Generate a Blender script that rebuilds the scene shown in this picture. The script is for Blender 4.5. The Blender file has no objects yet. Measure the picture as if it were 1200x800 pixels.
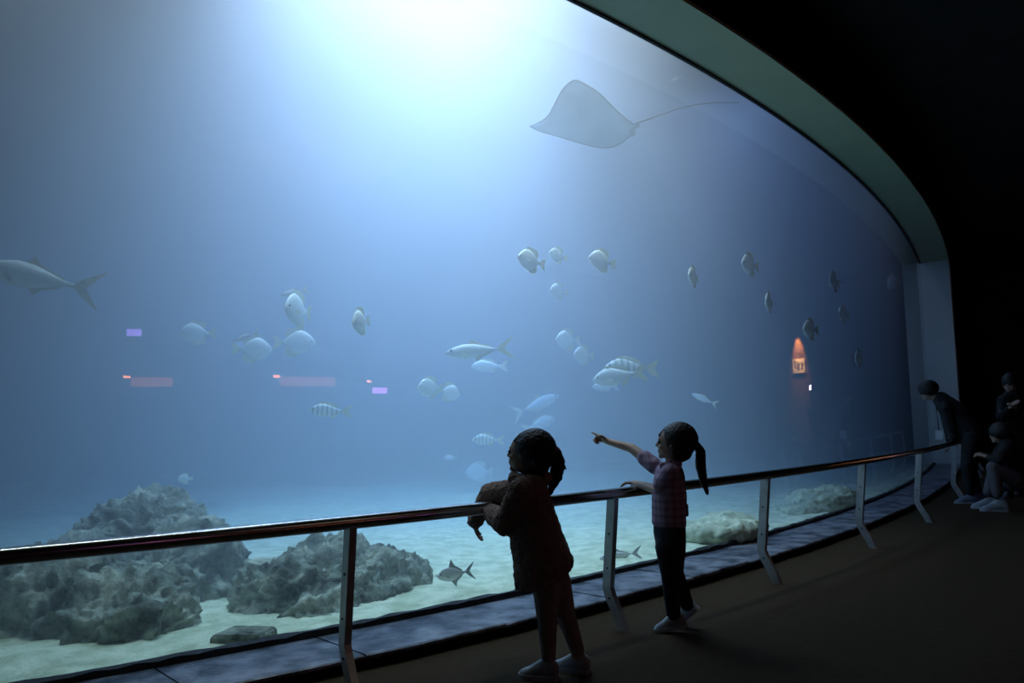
import bpy, bmesh, math, random
from mathutils import Vector, Matrix, noise
random.seed(7)
R2 = math.sqrt(2.0)
rad = math.radians
scene = bpy.context.scene
COL = scene.collection

# ------------------------------------------------------------------ camera
FPX, PITCH, ROLL, CAMZ = 900.0, rad(5.565), rad(1.0), 1.12
cam_data = bpy.data.cameras.new('camera')
cam_data.sensor_width = 36.0
cam_data.lens = 36.0 * FPX / 1200.0
cam_data.clip_end = 200
cam = bpy.data.objects.new('camera', cam_data)
COL.objects.link(cam)
cam.matrix_world = Matrix.Translation((0, 0, CAMZ)) @ Matrix.Rotation(math.pi / 2 + PITCH, 4, 'X') @ Matrix.Rotation(-ROLL, 4, 'Z')
scene.camera = cam

# ------------------------------------------------------------------ world, lights, exposure
world = bpy.data.worlds.new('world')
scene.world = world
world.use_nodes = True
world.node_tree.nodes['Background'].inputs[0].default_value = (0.10, 0.085, 0.07, 1)
world.node_tree.nodes['Background'].inputs[1].default_value = 0.0
scene.view_settings.view_transform = 'Standard'
scene.view_settings.look = 'None'
scene.view_settings.exposure = 0.0
scene.view_settings.gamma = 1.0
scene.view_settings.use_curve_mapping = False
scene.cycles.volume_bounces = 1
scene.cycles.transparent_max_bounces = 16

def area_light(name, loc, sx, sy, power, color, rot=(0, 0, 0), spread=180):
    d = bpy.data.lights.new(name, 'AREA')
    d.shape = 'RECTANGLE'; d.size = sx; d.size_y = sy
    d.energy = power; d.color = color; d.spread = rad(spread)
    o = bpy.data.objects.new(name, d); COL.objects.link(o)
    o.location = loc; o.rotation_euler = rot
    return o

# skylight bay over the open top of the tank
area_light('tank_skylight', (-1.1, 8.8, 7.1), 3.8, 3.0, 700, (1.05, 0.93, 0.91), (0, 0, rad(45)), 84)
# added strip fill over the sand by the window, brightening sand, rocks and soffit
area_light('tank_front_fill', (-0.55, 5.65, 7.2), 6.2, 0.7, 135, (1.15, 1.0, 0.78), (0, 0, rad(45)), 46)
# added weak fill lifting the dark water at the far end of the tank
area_light('tank_far_fill', (4.2, 13.4, 7.2), 2.0, 2.0, 75, (0.85, 0.78, 0.95), (0, 0, rad(45)), 100)
# added warm fill lighting the hall floor and the visitors, source unseen
area_light('hall_fill', (4.0, 1.0, 4.4), 2.0, 2.0, 3.5, (1.0, 0.74, 0.50))

# ------------------------------------------------------------------ pixel helpers (a pixel gives a direction only)
def ray(px, py):
    x, y = px - 600.0, -(py - 400.0)
    c, s = math.cos(ROLL), math.sin(ROLL)
    xx, yy = (c * x + s * y) / FPX, (-s * x + c * y) / FPX
    cp, sp = math.cos(PITCH), math.sin(PITCH)
    return Vector((xx, cp - sp * yy, sp + cp * yy))
def at(px, py, Y):
    r = ray(px, py); return r * (Y / r.y) + Vector((0, 0, CAMZ))
def at_z(px, py, z):
    r = ray(px, py); return r * ((z - CAMZ) / r.z) + Vector((0, 0, CAMZ))

# ------------------------------------------------------------------ plan curve of the big window
CO = (4.54949747e-04, -2.61251742e-02, 2.42877410e-01, -3.85743043)
def vf(u): return ((CO[0] * u + CO[1]) * u + CO[2]) * u + CO[3]
def dvf(u): return (3 * CO[0] * u + 2 * CO[1]) * u + CO[2]
def uv2xy(u, v): return ((u + v) / R2, (u - v) / R2)
def cp(u, off=0.0, z=0.0):
    s = dvf(u); n = math.hypot(1, s)
    x, y = uv2xy(u - s / n * off, vf(u) + off / n)
    return Vector((x, y, z))
U0, U1 = -3.0, 16.3
SOFF = 4.0          # soffit height
CEIL = 4.6
WATER_TOP = 6.9
def ulist(a, b, n): return [a + (b - a) * i / n for i in range(n + 1)]

# ------------------------------------------------------------------ object helpers
def link(o, parent=None):
    COL.objects.link(o)
    if parent is not None: o.parent = parent
    return o
def mesh_obj(name, verts, faces, m=None, parent=None, smooth=False):
    me = bpy.data.meshes.new(name)
    me.from_pydata([tuple(v) for v in verts], [], faces)
    me.validate(); me.update()
    bm = bmesh.new(); bm.from_mesh(me)
    bmesh.ops.recalc_face_normals(bm, faces=bm.faces)
    bm.to_mesh(me); bm.free()
    if smooth:
        me.polygons.foreach_set('use_smooth', [True] * len(me.polygons))
    o = bpy.data.objects.new(name, me)
    if m: me.materials.append(m)
    return link(o, parent)
def tag(o, label=None, cat=None, group=None, kind=None):
    if label: o['label'] = label
    if cat: o['category'] = cat
    if group: o['group'] = group
    if kind: o['kind'] = kind
    return o
def empty(name, loc=(0, 0, 0)):
    o = bpy.data.objects.new(name, None); COL.objects.link(o); o.location = loc
    o.empty_display_size = 0.1
    return o
def sweep(sections, close_ring=True, caps=True):
    """sections: list of rings (lists of Vectors of equal length) -> verts, faces"""
    n = len(sections[0]); V = [v for s in sections for v in s]; F = []
    for i in range(len(sections) - 1):
        for j in range(n if close_ring else n - 1):
            a = i * n + j; b = i * n + (j + 1) % n
            F.append((a, b, b + n, a + n))
    if caps and close_ring:
        F.append(tuple(range(n - 1, -1, -1)))
        F.append(tuple(range((len(sections) - 1) * n, len(sections) * n)))
    return V, F
def curve_band(us, prof):
    """profile [(off, z)...] swept along the window curve"""
    return sweep([[cp(u, o, z) for o, z in prof] for u in us])
def tube(points, r, n=8):
    pts = [Vector(p) for p in points]; secs = []
    for i, p in enumerate(pts):
        t = (pts[min(i + 1, len(pts) - 1)] - pts[max(i - 1, 0)]).normalized()
        a = t.orthogonal() if abs(t.z) > 0.95 else t.cross(Vector((0, 0, 1)))
        a.normalize(); b = a.cross(t).normalized()
        rr = r[i] if isinstance(r, (list, tuple)) else r
        secs.append([p + (a * math.cos(k * 2 * math.pi / n) + b * math.sin(k * 2 * math.pi / n)) * rr for k in range(n)])
    return sweep(secs)

# ------------------------------------------------------------------ materials
def new_mat(name):
    m = bpy.data.materials.new(name); m.use_nodes = True
    nt = m.node_tree; nt.nodes.clear()
    out = nt.nodes.new('ShaderNodeOutputMaterial')
    return m, nt, out
def surf(name, c1, c2=None, scale=6.0, rough=0.6, metal=0.0, bump=0.0, bscale=None, detail=6.0, spec=0.5, coat=0.0, lo=0.35, hi=0.65, sheen=0.0):
    m, nt, out = new_mat(name); N = nt.nodes; L = nt.links
    b = N.new('ShaderNodeBsdfPrincipled')
    b.inputs['Roughness'].default_value = rough
    b.inputs['Metallic'].default_value = metal
    b.inputs['Specular IOR Level'].default_value = spec
    b.inputs['Coat Weight'].default_value = coat
    b.inputs['Sheen Weight'].default_value = sheen
    tc = N.new('ShaderNodeTexCoord')
    nz = N.new('ShaderNodeTexNoise'); nz.inputs['Scale'].default_value = scale; nz.inputs['Detail'].default_value = detail
    L.new(tc.outputs['Object'], nz.inputs['Vector'])
    cr = N.new('ShaderNodeValToRGB')
    cr.color_ramp.elements[0].color = (*c1, 1); cr.color_ramp.elements[1].color = (*(c2 or c1), 1)
    cr.color_ramp.elements[0].position = lo; cr.color_ramp.elements[1].position = hi
    L.new(nz.outputs['Fac'], cr.inputs['Fac']); L.new(cr.outputs['Color'], b.inputs['Base Color'])
    if bump:
        n2 = N.new('ShaderNodeTexNoise'); n2.inputs['Scale'].default_value = bscale or scale * 4; n2.inputs['Detail'].default_value = 8
        L.new(tc.outputs['Object'], n2.inputs['Vector'])
        bp = N.new('ShaderNodeBump'); bp.inputs['Strength'].default_value = bump; bp.inputs['Distance'].default_value = 0.02
        L.new(n2.outputs['Fac'], bp.inputs['Height']); L.new(bp.outputs['Normal'], b.inputs['Normal'])
    L.new(b.outputs['BSDF'], out.inputs['Surface'])
    return m
def emit(name, col, strength):
    m, nt, out = new_mat(name)
    e = nt.nodes.new('ShaderNodeEmission'); e.inputs[0].default_value = (*col, 1); e.inputs[1].default_value = strength
    nt.links.new(e.outputs[0], out.inputs['Surface']); return m
def glass_mat():
    m, nt, out = new_mat('acrylic'); N = nt.nodes; L = nt.links
    geo = N.new('ShaderNodeNewGeometry')
    mx = N.new('ShaderNodeMix'); mx.data_type = 'FLOAT'
    mx.inputs[2].default_value = 1.49; mx.inputs[3].default_value = 1 / 1.49
    L.new(geo.outputs['Backfacing'], mx.inputs[0])
    fr = N.new('ShaderNodeFresnel'); L.new(mx.outputs[0], fr.inputs['IOR'])
    tr = N.new('ShaderNodeBsdfTransparent'); tr.inputs[0].default_value = (0.97, 0.985, 0.98, 1)
    gl = N.new('ShaderNodeBsdfGlossy'); gl.inputs['Roughness'].default_value = 0.0
    ms = N.new('ShaderNodeMixShader')
    L.new(fr.outputs[0], ms.inputs[0]); L.new(tr.outputs[0], ms.inputs[1]); L.new(gl.outputs[0], ms.inputs[2])
    L.new(ms.outputs[0], out.inputs['Surface']); return m
def water_mat():
    m, nt, out = new_mat('hazy_water'); N = nt.nodes; L = nt.links
    sc = N.new('ShaderNodeVolumeScatter'); sc.inputs['Color'].default_value = (0.82, 0.88, 1.0, 1)
    sc.inputs['Density'].default_value = 0.22; sc.inputs['Anisotropy'].default_value = 0.3
    ab = N.new('ShaderNodeVolumeAbsorption'); ab.inputs['Color'].default_value = (0.08, 0.56, 1.0, 1)
    ab.inputs['Density'].default_value = 0.19
    ad = N.new('ShaderNodeAddShader')
    L.new(sc.outputs[0], ad.inputs[0]); L.new(ab.outputs[0], ad.inputs[1]); L.new(ad.outputs[0], out.inputs['Volume'])
    return m

M = {}
M['carpet'] = surf('carpet', (0.036, 0.025, 0.014), (0.046, 0.033, 0.019), 30, 0.95, bump=0.4, bscale=160, spec=0.1)
M['black_paint'] = surf('black_paint', (0.012, 0.012, 0.013), (0.02, 0.02, 0.021), 3, 0.8, spec=0.2)
M['brown_wall'] = surf('brown_wall', (0.10, 0.055, 0.03), (0.13, 0.07, 0.04), 2, 0.8, spec=0.2)
M['frame_shaded'] = surf('frame_paint_shaded', (0.50, 0.54, 0.31), (0.55, 0.59, 0.35), 1.5, 0.5, bump=0.04, bscale=25)  # frame paint toned down, green bounce from the sand put into its colour
M['jamb'] = surf('frame_paint_lit', (0.88, 0.90, 0.78), (0.92, 0.94, 0.82), 1.5, 0.5, bump=0.04, bscale=25)  # same frame paint, lightened to paint in the stronger light on the jambs
M['slate'] = surf('slate', (0.035, 0.04, 0.055), (0.27, 0.28, 0.33), 7, 0.42, bump=1.0, bscale=11, lo=0.38, hi=0.66, detail=10)
M['riser'] = surf('riser_rubber', (0.008, 0.008, 0.009), (0.014, 0.014, 0.015), 20, 0.9, bump=0.3, bscale=60, spec=0.1)
M['gasket'] = surf('gasket', (0.012, 0.013, 0.014), (0.03, 0.03, 0.03), 15, 0.7, bump=0.5, bscale=30)
M['steel'] = surf('brushed_steel', (0.42, 0.42, 0.43), (0.5, 0.5, 0.51), 12, 0.2, metal=1.0)
M['steel_post'] = surf('satin_steel', (0.42, 0.43, 0.43), (0.55, 0.56, 0.56), 10, 0.42, metal=0.75)
M['bolt'] = surf('bolt_steel', (0.03, 0.03, 0.03), (0.05, 0.05, 0.05), 10, 0.5, metal=0.6)
M['sand'] = surf('coral_sand', (0.52, 0.58, 0.38), (0.80, 0.84, 0.62), 9, 0.95, bump=0.6, bscale=45, spec=0.1)
M['tank_wall'] = surf('tank_wall_blue', (0.05, 0.10, 0.16), (0.08, 0.14, 0.20), 1.2, 0.9, bump=0.5, bscale=3, spec=0.1)
M['glass'] = glass_mat()
M['water'] = water_mat()
M['coral'] = surf('pale_coral', (0.36, 0.42, 0.30), (0.72, 0.76, 0.55), 9, 0.95, bump=0.6, bscale=40, spec=0.1)

def rock_mat():
    m, nt, out = new_mat('reef_rock'); N = nt.nodes; L = nt.links
    b = N.new('ShaderNodeBsdfPrincipled'); b.inputs['Roughness'].default_value = 0.95
    b.inputs['Specular IOR Level'].default_value = 0.1
    tc = N.new('ShaderNodeTexCoord')
    n1 = N.new('ShaderNodeTexNoise'); n1.inputs['Scale'].default_value = 5; n1.inputs['Detail'].default_value = 9; n1.inputs['Roughness'].default_value = 0.68
    L.new(tc.outputs['Object'], n1.inputs['Vector'])
    cr = N.new('ShaderNodeValToRGB'); e = cr.color_ramp.elements
    e[0].position = 0.33; e[0].color = (0.09, 0.11, 0.09, 1)
    e[1].position = 0.66; e[1].color = (0.90, 0.92, 0.72, 1)
    k = e.new(0.50); k.color = (0.44, 0.48, 0.38, 1)
    L.new(n1.outputs['Fac'], cr.inputs['Fac']); L.new(cr.outputs['Color'], b.inputs['Base Color'])
    n2 = N.new('ShaderNodeTexNoise'); n2.inputs['Scale'].default_value = 16; n2.inputs['Detail'].default_value = 10; n2.inputs['Roughness'].default_value = 0.7
    L.new(tc.outputs['Object'], n2.inputs['Vector'])
    bp = N.new('ShaderNodeBump'); bp.inputs['Strength'].default_value = 1.0; bp.inputs['Distance'].default_value = 0.06
    L.new(n2.outputs['Fac'], bp.inputs['Height']); L.new(bp.outputs['Normal'], b.inputs['Normal'])
    L.new(b.outputs['BSDF'], out.inputs['Surface']); return m
M['rock'] = rock_mat()

# ------------------------------------------------------------------ structure
def build_structure():
    us = ulist(U0 - 1.5, U1 + 1.6, 60)
    # visitor floor: from the window curve out into the hall
    VR = 6.5
    def floor_pts(z):
        a = [cp(u, 0.0, z) for u in us]
        x1, y1 = uv2xy(22, vf(us[-1]) - 3.5); x2, y2 = uv2xy(22, VR); x3, y3 = uv2xy(-8, VR); x4, y4 = uv2xy(-8, vf(us[0]))
        return a, [Vector((x1, y1, z)), Vector((x2, y2, z)), Vector((x3, y3, z)), Vector((x4, y4, z))]
    def slab(name, z, dz, m):
        a, b = floor_pts(z); ring = a + b; n = len(ring)
        top = ring; bot = [v + Vector((0, 0, dz)) for v in ring]
        F = [tuple(range(n)), tuple(range(2 * n - 1, n - 1, -1))] + [(i, (i + 1) % n, n + (i + 1) % n, n + i) for i in range(n)]
        return mesh_obj(name, top + bot, F, m)
    tag(slab('floor', 0.0, -0.2, M['carpet']), 'dark brown carpet floor of the viewing hall', kind='structure')
    tag(slab('ceiling', CEIL, 0.2, M['black_paint']), 'black ceiling over the viewing hall', kind='structure')
    def wall(name, u0, v0, u1, v1, z0, z1, m, label, th=0.15):
        a = Vector((*uv2xy(u0, v0), 0)); b = Vector((*uv2xy(u1, v1), 0)); t = (b - a).normalized(); n = Vector((t.y, -t.x, 0)) * th
        V = [a, b, b + n, a + n]; V = [v + Vector((0, 0, z0)) for v in V] + [v + Vector((0, 0, z1)) for v in V]
        F = [(0, 1, 2, 3), (4, 7, 6, 5), (0, 4, 5, 1), (1, 5, 6, 2), (2, 6, 7, 3), (3, 7, 4, 0)]
        return tag(mesh_obj(name, V, F, m), label, kind='structure')
    wall('wall_right', -8, VR, 22, VR, 0, CEIL, M['brown_wall'], 'dark brown wall of the hall facing the tank')
    wall('wall_far', 22, VR, 22, vf(us[-1]) - 3.5, 0, CEIL, M['brown_wall'], 'dark brown wall closing the far end of the hall')
    wall('wall_near', -8, vf(us[0]), -8, VR, 0, CEIL, M['black_paint'], 'black wall behind the photographer')
    # bulkhead over the window
    V, F = curve_band(us, [(-0.02, SOFF + 0.03), (0.5, SOFF + 0.03), (0.5, WATER_TOP + 0.1), (-0.02, WATER_TOP + 0.1)])
    tag(mesh_obj('wall_tank', V, F, M['black_paint']), 'black bulkhead wall above the curved tank window', kind='structure')
    # painted soffit and the two jambs
    V, F = curve_band(ulist(U0 - 0.3, U1 + 0.3, 60), [(-0.02, SOFF), (0.5, SOFF), (0.5, SOFF + 0.03), (-0.02, SOFF + 0.03)])
    tag(mesh_obj('trim_1', V, F, M['frame_shaded'], smooth=False), 'pale painted soffit of the curved window frame', kind='structure')
    for nm, a, b, lab in (('trim_2', U1, U1 + 1.6, 'pale painted jamb at the far end of the window'), ('trim_3', U0 - 1.5, U0, 'pale painted jamb at the near end of the window')):
        V, F = curve_band(ulist(a, b, 6), [(-0.05, 0.0), (0.5, 0.0), (0.5, SOFF + 0.02), (-0.05, SOFF + 0.02)])
        tag(mesh_obj(nm, V, F, M['jamb']), lab, kind='structure')
    # window
    ug = ulist(U0, U1, 96)
    w = empty('window_1', cp(6, 0, 0)); tag(w, 'huge curved acrylic window of the fish tank', kind='structure')
    sec = [[cp(u, 0.0, 0.0), cp(u, 0.0, SOFF)] for u in ug]
    V, F = sweep(sec, close_ring=False, caps=False)
    g = mesh_obj('acrylic_pane', V, F, M['glass'], smooth=True)
    # make normals face the visitors
    me = g.data
    p = me.polygons[40]; n = p.normal; c = p.center
    if n.dot(cp(6, 1, 1) - cp(6, 0, 1)) < 0: me.flip_normals()
    g.parent = w; g.matrix_parent_inverse = Matrix.Translation(w.location).inverted()
    rg = random.Random(3)
    sec = [[cp(u, -0.005, 0.05), cp(u, 0.035 + 0.006 * rg.random(), 0.05), cp(u, 0.03, 0.085 + 0.012 * rg.random()), cp(u, -0.005, 0.09 + 0.012 * rg.random())] for u in ulist(U0, U1, 240)]
    V, F = sweep(sec); g = mesh_obj('gasket', V, F, M['gasket']); g.parent = w; g.matrix_parent_inverse = Matrix.Translation(w.location).inverted()
    V, F = curve_band(ug, [(-0.005, SOFF - 0.02), (0.018, SOFF - 0.02), (0.018, SOFF), (-0.005, SOFF)])
    g = mesh_obj('gasket', V, F, M['gasket']); g.parent = w; g.matrix_parent_inverse = Matrix.Translation(w.location).inverted()
    # kerb with stone tiles
    V, F = curve_band(ug, [(0.03, 0.0), (0.44, 0.0), (0.44, 0.045), (0.03, 0.045)])
    k = tag(mesh_obj('stone_kerb', V, F, M['riser']), 'low kerb of blue-grey slate tiles along the window', kind='structure')
    u = U0; rt = random.Random(5)
    while u < U1 - 0.05:
        ln = rt.uniform(0.66, 0.82); b = min(u + ln, U1)
        z = 0.066 + rt.uniform(-0.004, 0.004); sk = 0.06
        uu = ulist(u + 0.004, b - 0.004, 4)
        sec = []
        for q in uu:
            o1 = 0.455 + rt.uniform(-0.008, 0.008)
            sec.append([cp(q - sk, 0.035, 0.045), cp(q, o1, 0.045), cp(q, o1, z - 0.006), cp(q, o1 - 0.008, z), cp(q - sk, 0.035, z)])
        V, F = sweep(sec); mesh_obj('stone_tile', V, F, M['slate'], k)
        u = b
    # tank shell
    VB = -17.0
    def tw(name, u0, v0, u1, v1, label): return wall(name, u0, v0, u1, v1, -0.1, WATER_TOP + 0.1, M['tank_wall'], label)
    tw('wall_tank_back', -6, VB, 21, VB, 'deep blue back wall of the fish tank')
    tw('wall_tank_end', 21, VB, 21, vf(us[-1]) - 0.3, 'dim blue end wall of the fish tank')
    tw('wall_tank_start', -6, vf(us[0]) - 0.3, -6, VB, 'dim blue side wall of the fish tank')
    # sand bed (fine near the window)
    V = []; F = []; nu, nv = 150, 70
    for i in range(nu + 1):
        uq = -6 + 27 * i / nu
        base = vf(min(max(uq, us[0]), us[-1]))
        for j in range(nv + 1):
            t = (j / nv) ** 1.8; v = base - 0.0 + (VB - base) * t
            x, y = uv2xy(uq, v)
            p = Vector((x, y, 0))
            z = 0.05 + 0.10 * (noise.noise(p * 0.55) ) * min(1, t * 30) + 0.035 * noise.noise(p * 2.3) * min(1, t * 60) + 0.012 * noise.noise(p * 7)
            V.append(Vector((x, y, z)))
    for i in range(nu):
        for j in range(nv):
            a = i * (nv + 1) + j; F.append((a, a + 1, a + nv + 2, a + nv + 1))
    tag(mesh_obj('tank_floor', V, F, M['sand'], smooth=True), 'pale coral sand bed of the fish tank', kind='structure')
    # water body
    front = [cp(q, -0.012, 0) for q in ulist(U0, U1, 96)]
    tail = [Vector((*uv2xy(20.98, vf(U1) - 0.6), 0)), Vector((*uv2xy(20.98, VB + 0.02), 0)), Vector((*uv2xy(-5.98, VB + 0.02), 0)), Vector((*uv2xy(-5.98, vf(U0) - 0.6), 0))]
    ring = front + tail; n = len(ring)
    V = [v + Vector((0, 0, -0.05)) for v in ring] + [v + Vector((0, 0, WATER_TOP)) for v in ring]
    F = [tuple(range(n)), tuple(range(2 * n - 1, n - 1, -1))] + [(i, (i + 1) % n, n + (i + 1) % n, n + i) for i in range(n)]
    tag(mesh_obj('tank_water', V, F, M['water']), 'hazy blue water filling the fish tank', 'water', kind='stuff')
build_structure()

# ------------------------------------------------------------------ handrail
def build_rail():
    root = empty('handrail', cp(5, 0.75, 0))
    tag(root, 'long polished steel handrail on bent flat posts in front of the window', 'handrail')
    inv = Matrix.Translation(root.location).inverted()
    def fix(o, par=root):
        o.parent = par; o.matrix_parent_inverse = inv if par is root else Matrix.Identity(4); return o
    us = ulist(-2.8, 15.9, 120)
    RZ, RR, RO = 0.70, 0.029, 0.755
    fix(mesh_obj('top_rail', *tube([cp(u, RO, RZ) for u in us], RR, 16), M['steel'], smooth=True))
    def upx(px):      # where along the rail a post's head shows at that picture column
        best = min(ulist(0.5, 14.0, 2700), key=lambda q: abs((lambda r: (cp(q, RO).x * r.y - cp(q, RO).y * r.x))(ray(px, 600 - (px - 400) * 0.12))))
        return best
    pu = [upx(p) for p in (412, 718, 897, 1010, 1077, 1119)]
    for u in [pu[0] - 2.9, pu[0] - 1.45] + pu + [pu[-1] + 1.8, pu[-1] + 3.6, pu[-1] + 5.2]:
        d = dvf(u); t = Vector((*uv2xy(1, d), 0)).normalized()
        # spine of the bent bar in (offset, z); bar 55 mm deep, 32 mm wide
        spine = [(0.80, 0.0), (0.775, 0.06), (0.715, 0.165), (0.700, 0.205), (0.705, 0.25), (0.752, RZ - 0.015)]
        hw = 0.016; hd = 0.028; secs = []
        for i, (o, z) in enumerate(spine):
            o0, z0 = spine[max(i - 1, 0)]; o1, z1 = spine[min(i + 1, len(spine) - 1)]
            dl = math.hypot(o1 - o0, z1 - z0); no, nz = (z1 - z0) / dl, -(o1 - o0) / dl
            if i in (0, len(spine) - 1): no, nz = 1, 0
            a = cp(u, o - no * hd, z - nz * hd); b = cp(u, o + no * hd, z + nz * hd)
            secs.append([a - t * hw, b - t * hw, b + t * hw, a + t * hw])
        po = mesh_obj('post', *sweep(secs), M['steel_post']); fix(po)
        for o, z in ((0.712, 0.31), (0.731, 0.49), (0.720, 0.155)):
            c = cp(u, o, z) - t * hw
            bo = mesh_obj('bolt', *tube([c + t * 0.002, c - t * 0.003], 0.006, 8), M['bolt']); bo.parent = po
build_rail()

# ------------------------------------------------------------------ rocks
def rock(name, label, blobs, seed, cat='rock', group=None, amp=0.16, vox=0.017, m='rock'):
    """several overlapping noisy boulders fused into one reef rock; blobs = (centre, radii)"""
    bm = bmesh.new()
    for c, r in blobs:
        mat = Matrix.Translation(c) @ Matrix.Diagonal((*r, 1))
        bmesh.ops.create_icosphere(bm, subdivisions=3, radius=1.0, matrix=mat)
    me = bpy.data.meshes.new(name); bm.to_mesh(me); bm.free()
    o = bpy.data.objects.new(name, me); COL.objects.link(o)
    rm = o.modifiers.new('r', 'REMESH'); rm.mode = 'VOXEL'; rm.voxel_size = vox
    dg = bpy.context.evaluated_depsgraph_get()
    nm = bpy.data.meshes.new_from_object(o.evaluated_get(dg)); o.modifiers.clear()
    o.data = nm
    s = Vector((seed * 3.1, seed * 1.7, seed * 0.3))
    nm.update()
    for v, n in zip(nm.vertices, [v.normal.copy() for v in nm.vertices]):
        p = v.co + s
        d = amp * noise.noise(p * 2.2) + amp * 1.0 * (0.4 - abs(noise.noise(p * 4.4))) + amp * 0.75 * (0.35 - abs(noise.noise(p * 8.5))) + amp * 0.55 * (0.3 - abs(noise.noise(p * 17))) + amp * 0.28 * noise.noise(p * 33)
        v.co = v.co + n * d * 0.9
    nm.materials.append(M[m])
    nm.polygons.foreach_set('use_smooth', [True] * len(nm.polygons))
    return tag(o, label, cat, group)
def bl(px, py, Y, rx, ry, rz): return (at(px, py, Y), (rx, ry, rz))
rock('reef_rock', 'tall craggy reef outcrop with rounded crown and low ledges spreading to the window', [
    bl(175, 640, 5.6, 0.38, 0.45, 0.33), bl(200, 700, 5.0, 0.38, 0.5, 0.38), bl(115, 700, 5.0, 0.42, 0.45, 0.34),
    bl(60, 720, 4.35, 0.42, 0.4, 0.28), bl(140, 735, 4.2, 0.34, 0.35, 0.24), bl(5, 735, 4.6, 0.5, 0.4, 0.30), bl(190, 755, 4.15, 0.14, 0.2, 0.12), bl(-60, 740, 4.2, 0.5, 0.4, 0.3)], 1, amp=0.15)
rock('reef_rock', 'rounded reef rock sloping down to bare sand beside a rail post', [
    bl(370, 690, 5.0, 0.42, 0.4, 0.26), bl(425, 690, 5.2, 0.42, 0.4, 0.22), bl(330, 700, 4.7, 0.26, 0.3, 0.24), bl(360, 725, 4.5, 0.2, 0.2, 0.14), bl(470, 705, 5.2, 0.25, 0.3, 0.10)], 3, amp=0.13)
rock('coral_rock', 'low pale coral mound on the sand by the far window base', [bl(955, 592, 8.7, .28, .3, .14), bl(975, 588, 8.9, .22, .25, .16), bl(935, 600, 8.5, .2, .2, .08)], 5, 'coral', amp=.07, m='coral')
rock('coral_rock', 'low pale rubble mound on the sand beside the pointing child', [bl(835, 622, 6.6, .34, .3, .08), bl(860, 618, 6.8, .28, .3, .10)], 6, 'coral', amp=.05, m='coral')
def slab():
    c = at_z(283, 750, 0.06); V = []
    pts = [(-0.13, -0.06), (0.12, -0.09), (0.15, 0.07), (-0.08, 0.12)]
    for z, k in ((-0.05, 1.05), (0.03, 1.0), (0.045, 0.9)):
        V.append([c + Vector((x * k, y * k, z + 0.02 * x)) for x, y in pts])
    tag(mesh_obj('flat_stone', *sweep(V), M['rock']), 'small flat slab of stone lying on sand close to the window', 'stone')
slab()

# ------------------------------------------------------------------ the eagle ray
def glass_hit(px, py):
    r = ray(px, py); best = None
    prev = None
    for i in range(0, 1201):
        u = U0 - 1 + (U1 + 2 - U0) * i / 1200
        p = cp(u); side = p.x * r.y - p.y * r.x
        if prev is not None and prev[0] * side <= 0:
            f = prev[0] / (prev[0] - side) if prev[0] != side else 0
            q = prev[1].lerp(p, f); Y = q.y
            if Y > 0 and (best is None or Y < best[0]): best = (Y, u)
        prev = (side, p)
    return best if best else (16.0, U1)
def fin_obj(name, pts, th, m, parent):
    """flat fin outline (local x,z) given a real thickness"""
    n = len(pts); cx = sum(p[0] for p in pts) / n; cz = sum(p[1] for p in pts) / n
    V = [Vector((x, 0, z)) for x, z in pts] + [Vector((cx, th, cz)), Vector((cx, -th, cz))]
    F = [(i, (i + 1) % n, n) for i in range(n)] + [((i + 1) % n, i, n + 1) for i in range(n)]
    return mesh_obj(name, V, F, m, parent)

def fish_mat(name, back, side, belly, stripe=None, nstripe=9.0):
    m, nt, out = new_mat(name); N = nt.nodes; L = nt.links
    b = N.new('ShaderNodeBsdfPrincipled'); b.inputs['Roughness'].default_value = 0.38
    b.inputs['Specular IOR Level'].default_value = 0.5
    tc = N.new('ShaderNodeTexCoord'); sp = N.new('ShaderNodeSeparateXYZ'); L.new(tc.outputs['Generated'], sp.inputs[0])
    cr = N.new('ShaderNodeValToRGB'); e = cr.color_ramp.elements
    e[0].position = 0.22; e[0].color = (*belly, 1); e[1].position = 0.88; e[1].color = (*back, 1)  # paler back stop paints light from above into the fish colour
    k = e.new(0.55); k.color = (*side, 1)
    L.new(sp.outputs['Z'], cr.inputs['Fac']); col = cr.outputs['Color']
    if stripe:
        w = N.new('ShaderNodeMath'); w.operation = 'MULTIPLY'; w.inputs[1].default_value = nstripe * 6.283; L.new(sp.outputs['X'], w.inputs[0])
        sn = N.new('ShaderNodeMath'); sn.operation = 'SINE'; L.new(w.outputs[0], sn.inputs[0])
        mr = N.new('ShaderNodeMapRange'); mr.inputs['From Min'].default_value = 0.1; mr.inputs['From Max'].default_value = 0.7; L.new(sn.outputs[0], mr.inputs['Value'])
        mx = N.new('ShaderNodeMix'); mx.data_type = 'RGBA'; mx.inputs[7].default_value = (*stripe, 1)
        L.new(mr.outputs[0], mx.inputs[0]); L.new(col, mx.inputs[6]); col = mx.outputs[2]
    nz = N.new('ShaderNodeTexNoise'); nz.inputs['Scale'].default_value = 40; L.new(tc.outputs['Generated'], nz.inputs['Vector'])
    bp = N.new('ShaderNodeBump'); bp.inputs['Strength'].default_value = 0.25; bp.inputs['Distance'].default_value = 0.01
    L.new(nz.outputs['Fac'], bp.inputs['Height']); L.new(bp.outputs['Normal'], b.inputs['Normal'])
    L.new(col, b.inputs['Base Color']); L.new(b.outputs['BSDF'], out.inputs['Surface'])
    return m
M['fish_pale'] = fish_mat('fish_pale', (0.94, 0.94, 0.82), (0.84, 0.87, 0.82), (0.92, 0.92, 0.86))
M['fish_silver'] = fish_mat('fish_silver', (0.78, 0.81, 0.78), (0.70, 0.75, 0.74), (0.92, 0.92, 0.88))
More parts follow.
